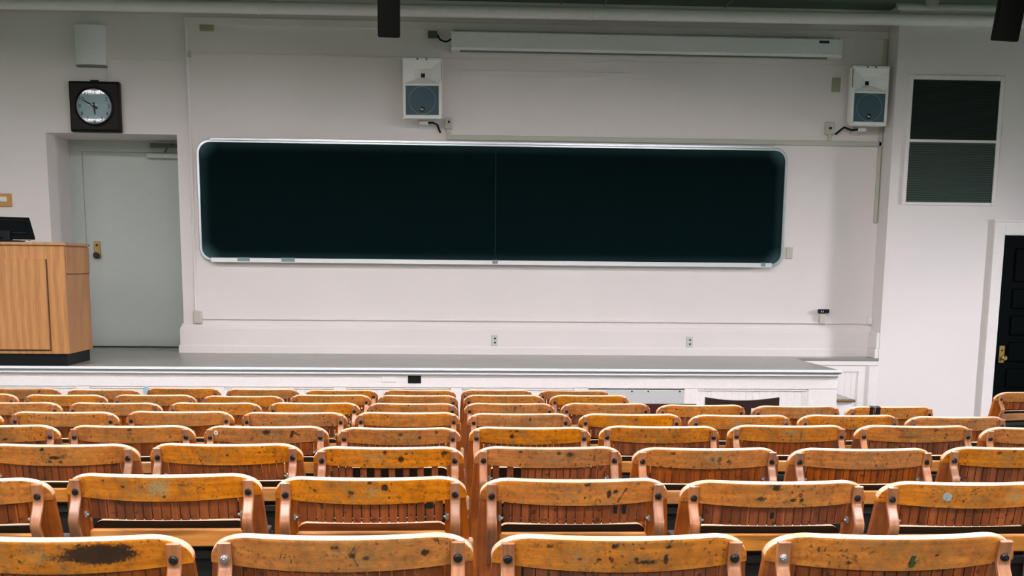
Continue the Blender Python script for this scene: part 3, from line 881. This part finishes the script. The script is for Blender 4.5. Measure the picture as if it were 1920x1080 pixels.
def random_marks(q):
    out = []
    for _ in range(q.randint(2, 5)):
        r = q.uniform(.003, .008)
        out.append(('b', q.uniform(-.17, .17), q.uniform(.008, .058), r * q.uniform(.8, 1.7), r, q.uniform(.7, 1.1)))
    for _ in range(q.randint(1, 4)):
        a, s = q.uniform(-.15, .15), q.uniform(.012, .055)
        out.append(('l', a, s, a + q.uniform(-.03, .03), min(.062, max(.006, s + q.uniform(-.02, .02))), q.uniform(.0014, .0026), q.uniform(.6, .9)))
    if q.random() < .5:      # a dark nick in the top edge near the middle
        out.append(('b', q.uniform(-.05, .05), .004, .006, .006, 1.1))
    g = []
    if q.random() < .4:
        g.append(('b', q.uniform(-.09, .06), .032, q.uniform(.03, .06), .022, q.uniform(.45, .75)))
    return out, g

# the prototype, in its own coordinates
chair = thing('auditorium_chair', 'x', 'chair', (0, 0, 0))
def cpart(name, mb, mats, parent=chair, smooth=35):
    return link(name, mb.mesh(name, mats, smooth=smooth), parent)
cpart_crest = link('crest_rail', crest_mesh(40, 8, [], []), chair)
PITCH = .0247
def slat_mesh(missing=()):
    mb = MB()
    n = 16
    for k in range(n):
        if k in missing: continue
        xc = (k - (n - 1) / 2) * PITCH; w = PITCH / 2 - .0016
        b = []
        s0, s1 = s_bot(xc) - .014, .128
        for s in (s0, s1):
            b.append([P3(xc - w, s, .004), P3(xc + w, s, .004), P3(xc + w, s, .0165), P3(xc - w, s, .0165)])
        mb.loft(b)
    # the rail the slats are let into
    xs = [-.2 + .4 * i / 12 for i in range(13)]
    mb.loft([[P3(x, .120, 0), P3(x, .120, .005), P3(x, .128, .005), P3(x, .128, 0)] for x in xs])
    return mb.mesh('slat_panel', SLAT, smooth=0)
link('slat_panel', slat_mesh(), chair)
for sx in (-1, 1):
    mb = MB()
    rings = []
    for s, f, th in ((.044, 0, .021), (.066, 0, .021), (.10, .003, .020), (.14, .006, .019), (.18, .009, .019)):
        o = [P3(sx * .202, s, 0), P3(sx * (HALF - .001), s, 0), P3(sx * (HALF - .001), s, th), P3(sx * .202, s, th)]
        o = [(p[0] + (sx * f if i in (1, 2) else 0), p[1], p[2]) for i, p in enumerate(o)]
        rings.append(o)
    last = rings[-1]
    for z, dx in ((.36, .010), (.0, .006)):
        rings.append([(p[0] + (sx * dx if i in (0, 3) else 0), p[1] + .02, z) for i, p in enumerate(last)])
    mb.loft(rings)
    cpart('back_post', mb, POSTW)
    # bent strap standing off the back, bolted to the crest rail
    key = [(.012, .007), (.032, .007), (.054, .008), (.066, .012), (.080, .025), (.094, .040), (.106, .050), (.114, .053), (.126, .052), (.15, .045), (.18, .034), (.22, .020), (.25, .006)]
    cen = []
    for i in range(len(key) - 1):
        p0, p1, p2, p3 = key[max(i - 1, 0)], key[i], key[i + 1], key[min(i + 2, len(key) - 1)]
        for q in (0, .5):
            cen.append(tuple(.5 * ((2 * p1[j]) + (-p0[j] + p2[j]) * q + (2 * p0[j] - 5 * p1[j] + 4 * p2[j] - p3[j]) * q * q + (-p0[j] + 3 * p1[j] - 3 * p2[j] + p3[j]) * q ** 3) for j in (0, 1)))
    cen.append(key[-1])
    mb = MB(); rings = []
    xc = sx * .2300; hw = .0137
    for i, (s, o) in enumerate(cen):
        a, b = cen[max(i - 1, 0)], cen[min(i + 1, len(cen) - 1)]
        ds, do = b[0] - a[0], b[1] - a[1]; L = math.hypot(ds, do)
        ns, no = -do / L, ds / L
        t_ = .0055
        hh = hw
        def Q(x, k):
            return P3(x, s + ns * t_ * k, TH + o + no * t_ * k)
        # keep the strap flat across its width: use the bow at its own middle
        def fl(x, k):
            p = Q(xc, k); return (x, p[1], p[2])
        rings.append([fl(xc - hh, -1), fl(xc + hh, -1), fl(xc + hh, .6), fl(xc + hh - .003, 1), fl(xc - hh + .003, 1), fl(xc - hh, .6)])
    mb.loft(rings)
    strap = cpart('back_strap', mb, STRAPW)
    mb = MB()
    c = P3(xc, .045, TH + .0125); nrm = Vector((0, -CT, -ST))
    cv = Vector(c)
    mb.tube([cv, cv + nrm * .003, cv + nrm * .005, cv + nrm * .0065], .0098, 18, r2=.0070)
    mb.tube([cv + nrm * .005, cv + nrm * .011], .0052, 6, r2=.0046)
    cpart('bolt', mb, BOLT, strap)
    mb = MB(); p = P3(sx * .208, .112, .030)
    mb.box(p[0] - .004, p[0] + .004, p[1] - .006, p[1] + .012, p[2] - .009, p[2] + .009, .003); mb.cyl((p[0] - sx * .004, p[1], p[2]), (p[0] - sx * .009, p[1], p[2]), .004, 10)
    cpart('hinge_bracket', mb, STEEL)
    mb = MB()
    mb.box(sx * .222 - .012, sx * .222 + .012, .10, .38, .41, .435, .003); mb.box(sx * .222 - .014, sx * .222 + .014, .355, .385, 0, .42, .004)
    mb.box(sx * .222 - .02, sx * .222 + .02, .32, .41, 0, .012, .003)
    cpart('side_frame', mb, IRON)
def seat_mesh(face, up=0):
    mb = MB(); rings = []
    zt = H - .146 + up
    def top(x):
        q = abs(x) - (.212 - .03)
        return 0 if q <= 0 else .03 * (1 - math.sqrt(max(0, 1 - min(1, q / .03) ** 2)))
    xs = [-.212, -.208, -.200, -.19, -.182] + [-.182 + .364 * i / 10 for i in range(1, 10)] + [.182, .19, .20, .208, .212]
    for x in xs:
        z = zt - top(x); b = .012 * (x / .21) ** 2
        ring = []
        for zz, o in ((z, 0), (z, .024), (zt - .15, .026), (zt - .31 - up, .022), (zt - .31 - up, .002), (zt - .15, .004)):
            ring.append((x, .080 + b + o + (zt - zz) * .10, zz))
        rings.append(ring)
    mb.loft(rings)
    for f in mb.bm.faces:
        f.normal_update()
    bmesh.ops.recalc_face_normals(mb.bm, faces=mb.bm.faces[:])
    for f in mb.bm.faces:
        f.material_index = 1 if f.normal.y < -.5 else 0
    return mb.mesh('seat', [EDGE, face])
SEAT_D, SEAT_B, SEAT_T = seat_mesh(SEATD), seat_mesh(SEATB), seat_mesh(SEATD, .058)  # SEAT_T made taller so its near-black shade colour fills missing-slat gaps
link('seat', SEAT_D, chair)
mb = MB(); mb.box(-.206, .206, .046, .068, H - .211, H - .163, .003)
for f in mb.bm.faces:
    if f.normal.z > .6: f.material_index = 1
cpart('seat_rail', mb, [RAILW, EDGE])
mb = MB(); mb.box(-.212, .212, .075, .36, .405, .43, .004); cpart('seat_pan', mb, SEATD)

def dup(root, loc, rotz):
    c = root.copy(); C.objects.link(c); c.location = loc; c.rotation_euler = (0, 0, rotz)
    for ch in root.children:
        d = ch.copy(); C.objects.link(d); d.parent = c
        for g in ch.children:
            e = g.copy(); C.objects.link(e); e.parent = d
    return c

def child(o, name):
    return [c for c in o.children if c.name.split('.')[0] == name]

ORD = ['', 'first', 'second', 'third', 'fourth', 'fifth', 'sixth']
ROWN = ['nearest row', 'second nearest row', 'third nearest row', 'fourth nearest row', 'fifth nearest row', 'sixth nearest row', 'second row from stage', 'first row from stage']
LOOK = {(0, -2): 'scorched black on its crest rail', (0, -1): 'scribbled and ink spotted', (0, 0): 'scratched, few stains', (0, 1): 'with a green mark at mid back',
        (1, -2): 'greyed at mid back', (1, -1): 'with brown folded seat showing', (1, 0): 'with two dark stained slats', (1, 1): 'with a dark hole in one slat',
        (1, 2): 'with a silver sticker', (2, -1): 'with every other slat missing', (3, -2): 'with a white washer stuck on', (5, 4): 'with black tape over its top',
        (2, 0): 'with two slats missing', (2, 1): 'with black lettering-like scratches'}
# marks that can be told apart in the photograph: x, s on the crest rail
SPECIAL = {
 (0, -2): [('b', .095, .029, .062, .019, 1.7), ('b', .035, .034, .06, .014, .75), ('b', .13, .020, .03, .014, 1.0), ('l', -.158, .026, -.172, .046, .005, 1.1), ('b', -.14, .008, .02, .005, .9),
           ('l', .150, .030, .158, .036, .0018, .9), ('l', .158, .024, .166, .030, .0018, .9), ('l', .150, .030, .158, .024, .0018, .9)],
 (0, -1): [('b', .165, .033, .010, .009, 1.1), ('b', -.01, .016, .010, .006, 1.0), ('l', -.115, .030, -.120, .044, .002, .9), ('l', -.108, .032, -.110, .044, .002, .9), ('l', -.100, .036, -.097, .050, .002, .9),
           ('l', -.090, .036, -.088, .052, .002, .9), ('l', .03, .012, .02, .030, .0022, .8), ('l', .02, .030, .034, .058, .003, .8)],
 (0, 0): [('b', -.02, .012, .010, .007, 1.1), ('b', .085, .042, .006, .012, 1.1), ('b', .045, .048, .035, .006, .9), ('b', .025, .040, .005, .006, .9), ('b', .09, .016, .012, .005, .8), ('b', -.05, .042, .008, .005, .9)],
 (0, 1): [('b', .025, .054, .009, .008, 1.2), ('l', -.165, .024, -.163, .032, .0018, .8), ('l', -.163, .032, -.150, .032, .0018, .8), ('l', -.150, .032, -.151, .022, .0018, .8)],
 (1, -2): [('b', .012, .056, .006, .006, 1.1), ('l', .03, .020, .10, .026, .0035, .6)],
 (1, -1): [('b', .04, .022, .011, .011, 1.2), ('b', -.05, .036, .014, .008, .8), ('b', .0, .006, .010, .005, 1.1), ('l', .09, .020, .15, .040, .003, .6), ('b', .135, .02, .012, .02, .6)],
 (1, 0): [('b', .09, .036, .007, .013, 1.2), ('l', .140, .020, .115, .058, .003, .9), ('b', .03, .008, .014, .006, .9)],
 (1, 1): [('b', -.01, .010, .012, .010, 1.2), ('b', -.05, .044, .022, .010, .8), ('b', .04, .048, .010, .007, 1.1), ('b', .06, .034, .009, .009, .9)],
 (2, -3): [('b', -.006, .040, .022, .008, 1.1), ('b', .02, .038, .015, .012, .7), ('b', -.045, .010, .008, .008, 1.2)],
 (2, -1): [('b', .045, .036, .012, .012, 1.2), ('b', .195, .018, .014, .010, 1.2), ('b', -.01, .012, .008, .008, 1.2)],
 (2, 0): [('b', .07, .020, .018, .010, 1.0), ('b', .03, .015, .010, .008, 1.0), ('b', .045, .04, .006, .006, .8)],
 (2, 1): [('b', .01, .035, .012, .012, .9), ('b', .035, .034, .010, .012, 1.0), ('b', .07, .044, .014, .012, .8), ('b', -.13, .014, .018, .006, .9)],
 (3, -2): [('b', .01, .020, .018, .013, 1.2), ('l', .118, .018, .112, .040, .010, .9), ('l', .118, .018, .145, .034, .006, .9), ('b', -.05, .045, .008, .006, .9)],
 (3, -1): [('b', .01, .022, .012, .009, 1.0), ('b', .09, .038, .010, .010, .9), ('b', .035, .008, .01, .005, .9)],
 (3, 0): [('b', -.08, .034, .012, .012, 1.1), ('b', -.06, .010, .012, .006, 1.1)],
 (3, 2): [('l', .045, .008, .04, .062, .003, .9)], (4, 1): [('b', .02, .022, .016, .010, .9)], (4, 0): [('b', .05, .022, .008, .012, 1.1)],
 (5, 0): [('b', .03, .020, .012, .012, .9)], (3, 3): [('b', -.04, .044, .07, .010, .7), ('b', .07, .014, .012, .008, .9)],
}
SPGREEN = {(1, -2): [('b', .0, .030, .035, .030, 1.0)], (1, 2): [('b', .11, .036, .05, .03, .75)], (0, -1): [('b', .035, .044, .03, .02, .6)], (2, 1): [('b', .0, .03, .06, .03, .6)],
           (2, 0): [('b', .0, .03, .07, .03, .6)], (3, -1): [('b', .02, .03, .06, .03, .5)], (4, -4): [('b', .0, .03, .05, .02, .5)]}

first = True
chairs = {}
for k, (Y, Zt, x0, p, ca, cb, dz) in enumerate(ROWS):
    for c in range(ca, cb + 1):
        q = random.Random(1000 + 50 * k + c)
        loc = (x0 + (c + .5) * p, Y, Zt - H + dz.get(c, 0.0))
        rot = R(q.uniform(-.5, .5))
        o = dup(chair, loc, rot)
        chairs[(k, c)] = o
        side = ('%s left of centre gap' % ORD[-c]) if c < 0 else ('%s right of centre gap' % ORD[c + 1])
        lk = LOOK.get((k, c))
        o['label'] = ('worn orange wooden chair, %s, %s' % (side, ROWN[k])) if not lk else ('chair %s, %s, %s' % (lk, side, ROWN[k]))
        o['group'] = 'worn wooden auditorium chairs in rows before the stage'
        mk, gr = random_marks(q)
        if (k, c) in SPECIAL: mk = SPECIAL[(k, c)] + mk[:2]
        gr = SPGREEN.get((k, c), gr)
        nx, ns = ((132, 14) if k < 2 else (84, 9) if k < 4 else (48, 6))
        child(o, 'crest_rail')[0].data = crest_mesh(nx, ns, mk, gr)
        if c == -1:
            mb = MB(); mb.box(HALF - .04, HALF + .020, .055, .10, H - .236, H - .190, .004)
            link('end_block', mb.mesh('end_block', PALE), o)
            mb = MB(); mb.cyl((HALF + .004, .05, H - .245), (HALF + .012, .05, H - .262), .007, 10); mb.cyl((HALF - .006, .05, H - .24), (HALF - .006, .05, H - .255), .007, 10)
            link('block_screw', mb.mesh('block_screw', STEEL), o)
        chairs[(k, c)] = o
for kc, miss in (((2, -1), (3, 5, 7, 9, 11, 13, 15)), ((2, 0), (1, 3))):
    child(chairs[kc], 'slat_panel')[0].data = slat_mesh(miss)
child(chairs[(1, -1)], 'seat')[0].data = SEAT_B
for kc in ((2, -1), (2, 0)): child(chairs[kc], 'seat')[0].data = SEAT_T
for kc, side in (((0, -1), 0), ((0, 1), 0)):
    st_ = child(chairs[kc], 'back_strap')[side]
    for b in st_.children:
        me = b.data.copy(); me.materials.clear(); me.materials.append(BRIGHT); b.data = me; b['label'] = 'bright steel bolt'

def on_crest(kc, name, mb, mat, label):
    o = link(name, mb.mesh(name, mat), child(chairs[kc], 'crest_rail')[0]); o['label'] = label
    return o
def disc(x, s, r, r_in=0, n=20, lift=.0012):
    """a thin disc lying on the rear of the crest rail"""
    mb = MB()
    def ring(rad, d): return [P3(x + rad * math.cos(2 * math.pi * i / n), s + rad * math.sin(2 * math.pi * i / n), d) for i in range(n)]
    if r_in: mb.loft([ring(r_in, TH), ring(r, TH), ring(r, TH + lift), ring(r_in, TH + lift), ring(r_in, TH)], caps=False)
    else: mb.loft([ring(r, TH), ring(r, TH + lift)])
    return mb
on_crest((3, -2), 'washer', disc(-.205, .026, .0100, .0035), WHITE, 'white washer')
on_crest((1, 2), 'sticker', disc(-.085, .036, .0125), SILVER, 'torn silver sticker')
mb = MB()
for a, b in ((.036, .048), (.048, .062)):
    mb.loft([[P3(.022 + e, a, TH + d) for e, d in ((0, 0), (.010, 0), (.010, .001), (0, .001))], [P3(.019 + e, b, TH + d) for e, d in ((0, 0), (.009, 0), (.009, .001), (0, .001))]])
on_crest((0, 1), 'sticker', mb, GREEN, 'small torn green sticker')
mb = MB()
for a, w in ((-.137, .021), (-.113, .006), (-.104, .027)):
    xs = [a, a + w]
    pr = lambda x: [P3(x, .058, TH + .001), P3(x, .0, TH + .001), P3(x, -.0012, TH * .5), P3(x, -.001, -.001), P3(x, .05, -.001), P3(x, .05, .001), P3(x, .001, .001), P3(x, .001, TH - .001), P3(x, .058, TH)]
    mb.loft([pr(xs[0]), pr(xs[1])])
on_crest((5, 4), 'tape_wrap', mb, TAPE, 'black tape wrapped over the top edge')
# dark stained slats of one chair and the dark hole in another
def slat_stain(kc, x, s0, s1, w):
    mb = MB(); mb.loft([[P3(x - w, s, .0166), P3(x + w, s, .0166), P3(x + w, s, .0172), P3(x - w, s, .0172)] for s in (s0, s1)])
    o = link('slat_stain', mb.mesh('slat_stain', SEATD), child(chairs[kc], 'slat_panel')[0])
slat_stain((1, 0), .1110, .076, .098, .0055); slat_stain((1, 0), .1358, .074, .100, .0055)
slat_stain((1, 1), -.0124, .088, .106, .0055); slat_stain((1, -1), .1605, .074, .090, .0090)

# the chair of the side block, turned a little
o = dup(chair, (4.135, 7.98, floor_z(8.0) + .03), R(14))
o['label'] = 'wooden chair standing apart at the far right before the black door'; o['group'] = 'worn wooden auditorium chairs in rows before the stage'
o.location.z = .775 - H
mk, gr = random_marks(random.Random(77))
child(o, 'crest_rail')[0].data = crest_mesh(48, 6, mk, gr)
for nm in ('side_frame', 'back_post'):
    pass
# remove the prototype
for ch in list(chair.children):
    for g in list(ch.children): bpy.data.objects.remove(g)
    bpy.data.objects.remove(ch)
bpy.data.objects.remove(chair)

# two loose dark chairs before the stage
def side_chair(x, y, w, top, sag, mat, label, rot=0):
    fz = floor_z(y)
    r = thing('side_chair', label, 'chair', (x, y, fz), rot)
    t = top - fz
    mb = MB(); n = 16; rings = []
    for i in range(n + 1):
        u = -1 + 2 * i / n; xx = u * w; zt = t - sag * (1 - u * u); yy = .02 + .035 * u * u * -1
        rings.append([(xx, yy, zt), (xx, yy - .02, zt), (xx, yy - .02, t - .075), (xx, yy, t - .075)])
    mb.loft(rings)
    link('back_rail', mb.mesh('back_rail', mat), r)
    mb = MB(); mb.box(-.07, .07, .0, .016, .43, t - .05, .003); link('back_splat', mb.mesh('back_splat', mat), r)
    for s in (-1, 1):
        mb = MB(); mb.box(s * (w - .03) - .016, s * (w - .03) + .016, -.012, .018, 0, t - .06, .004); link('leg', mb.mesh('leg', mat), r)
        mb = MB(); mb.box(s * (w - .03) - .016, s * (w - .03) + .016, .36, .39, 0, .42, .004); link('leg', mb.mesh('leg', mat), r)
    mb = MB(); mb.box(-w + .01, w - .01, -.01, .41, .42, .45, .01, 2); link('seat', mb.mesh('seat', mat), r)
side_chair(1.888, 7.35, .242, .800, .026, DARKW, 'black wooden chair with dipped top rail in front of the stage')
side_chair(1.40, 7.40, .20, .748, .003, REDW, 'dark red chair mostly hidden behind the seats, left of the black chair')

# ------------------------------------------------------------------ lamps, daylight, camera
ZL = 3.95
def pendant_lamp(x, y, label):
    r = thing('pendant_light', label, 'pendant light', (x, y, ZL), 0, 'long pendant lamps over the seats')
    mb = MB(); mb.box(x - 1.3, x + 1.3, y - .17, y + .17, ZL + .012, ZL + .10, .01)
    for sy in (-1, 1): mb.box(x - 1.3, x + 1.3, y + sy * .165 - .005, y + sy * .165 + .005, ZL - .01, ZL + .05)
    part(r, 'housing', mb, TRIM)
    part(r, 'diffuser', MB().box(x - 1.28, x + 1.28, y - .15, y + .15, ZL, ZL + .012), LAMP)
    for sx in (-1, 1):
        mb = MB(); mb.cyl((x + sx * 1.0, y, ZL + .09), (x + sx * 1.0, y, ZC), .012, 8); part(r, 'rod', mb, IRON)
LY = (-2.2, 1.1, 4.4, 7.6)
for j, y in enumerate(LY):
    for i, x in enumerate((-5.1, -1.2, 2.7)):
        pendant_lamp(x, y, 'long white pendant lamp, %s of three in the %s line from the rear' % (('left', 'middle', 'right')[i], ('first', 'second', 'third', 'fourth')[j]))

def window_light(y0, y1, power, spread=180):
    L = bpy.data.lights.new('daylight', 'AREA'); L.shape = 'RECTANGLE'; L.size = y1 - y0; L.size_y = 1.1
    L.energy = power; L.color = (.98, .92, 1.0); L.spread = R(spread)
    o = bpy.data.objects.new('window_daylight', L); C.objects.link(o)
    o.location = (XR + .9, (y0 + y1) / 2, 2.7)
    o.rotation_euler = (0, R(55), 0)       # into the room and down, as light from the sky comes
    return o
for i, (a, b) in enumerate(WIN):
    window_light(a, b, 400 if i == 3 else 120)

w = bpy.data.worlds.new('world'); bpy.context.scene.world = w; w.use_nodes = True
w.node_tree.nodes['Background'].inputs[0].default_value = (.75, .85, 1, 1)
w.node_tree.nodes['Background'].inputs[1].default_value = .6

cam = bpy.data.cameras.new('camera'); co = bpy.data.objects.new('camera', cam); C.objects.link(co)
cam.sensor_width = 36; cam.lens = 36 * 2160 / 1920
cam.shift_y = 325.1 / 1920; cam.clip_start = .05
pi_, ya, ro = .16645, .0547, -.0099
fwd = Vector((math.sin(ya) * math.cos(pi_), math.cos(ya) * math.cos(pi_), -math.sin(pi_)))
rt = Vector((math.cos(ya), -math.sin(ya), 0)); dn = fwd.cross(rt)
c_, s_ = math.cos(ro), math.sin(ro)
rt2 = rt * c_ + dn * s_; dn2 = dn * c_ - rt * s_
M = Matrix((rt2, -dn2, -fwd)).transposed().to_4x4(); M.translation = (0, 0, EYE)
co.matrix_world = M
sc = bpy.context.scene; sc.camera = co
sc.view_settings.view_transform = 'Standard'; sc.view_settings.look = 'None'; sc.view_settings.gamma = 1
sc.view_settings.use_curve_mapping = False; sc.view_settings.exposure = 1.2
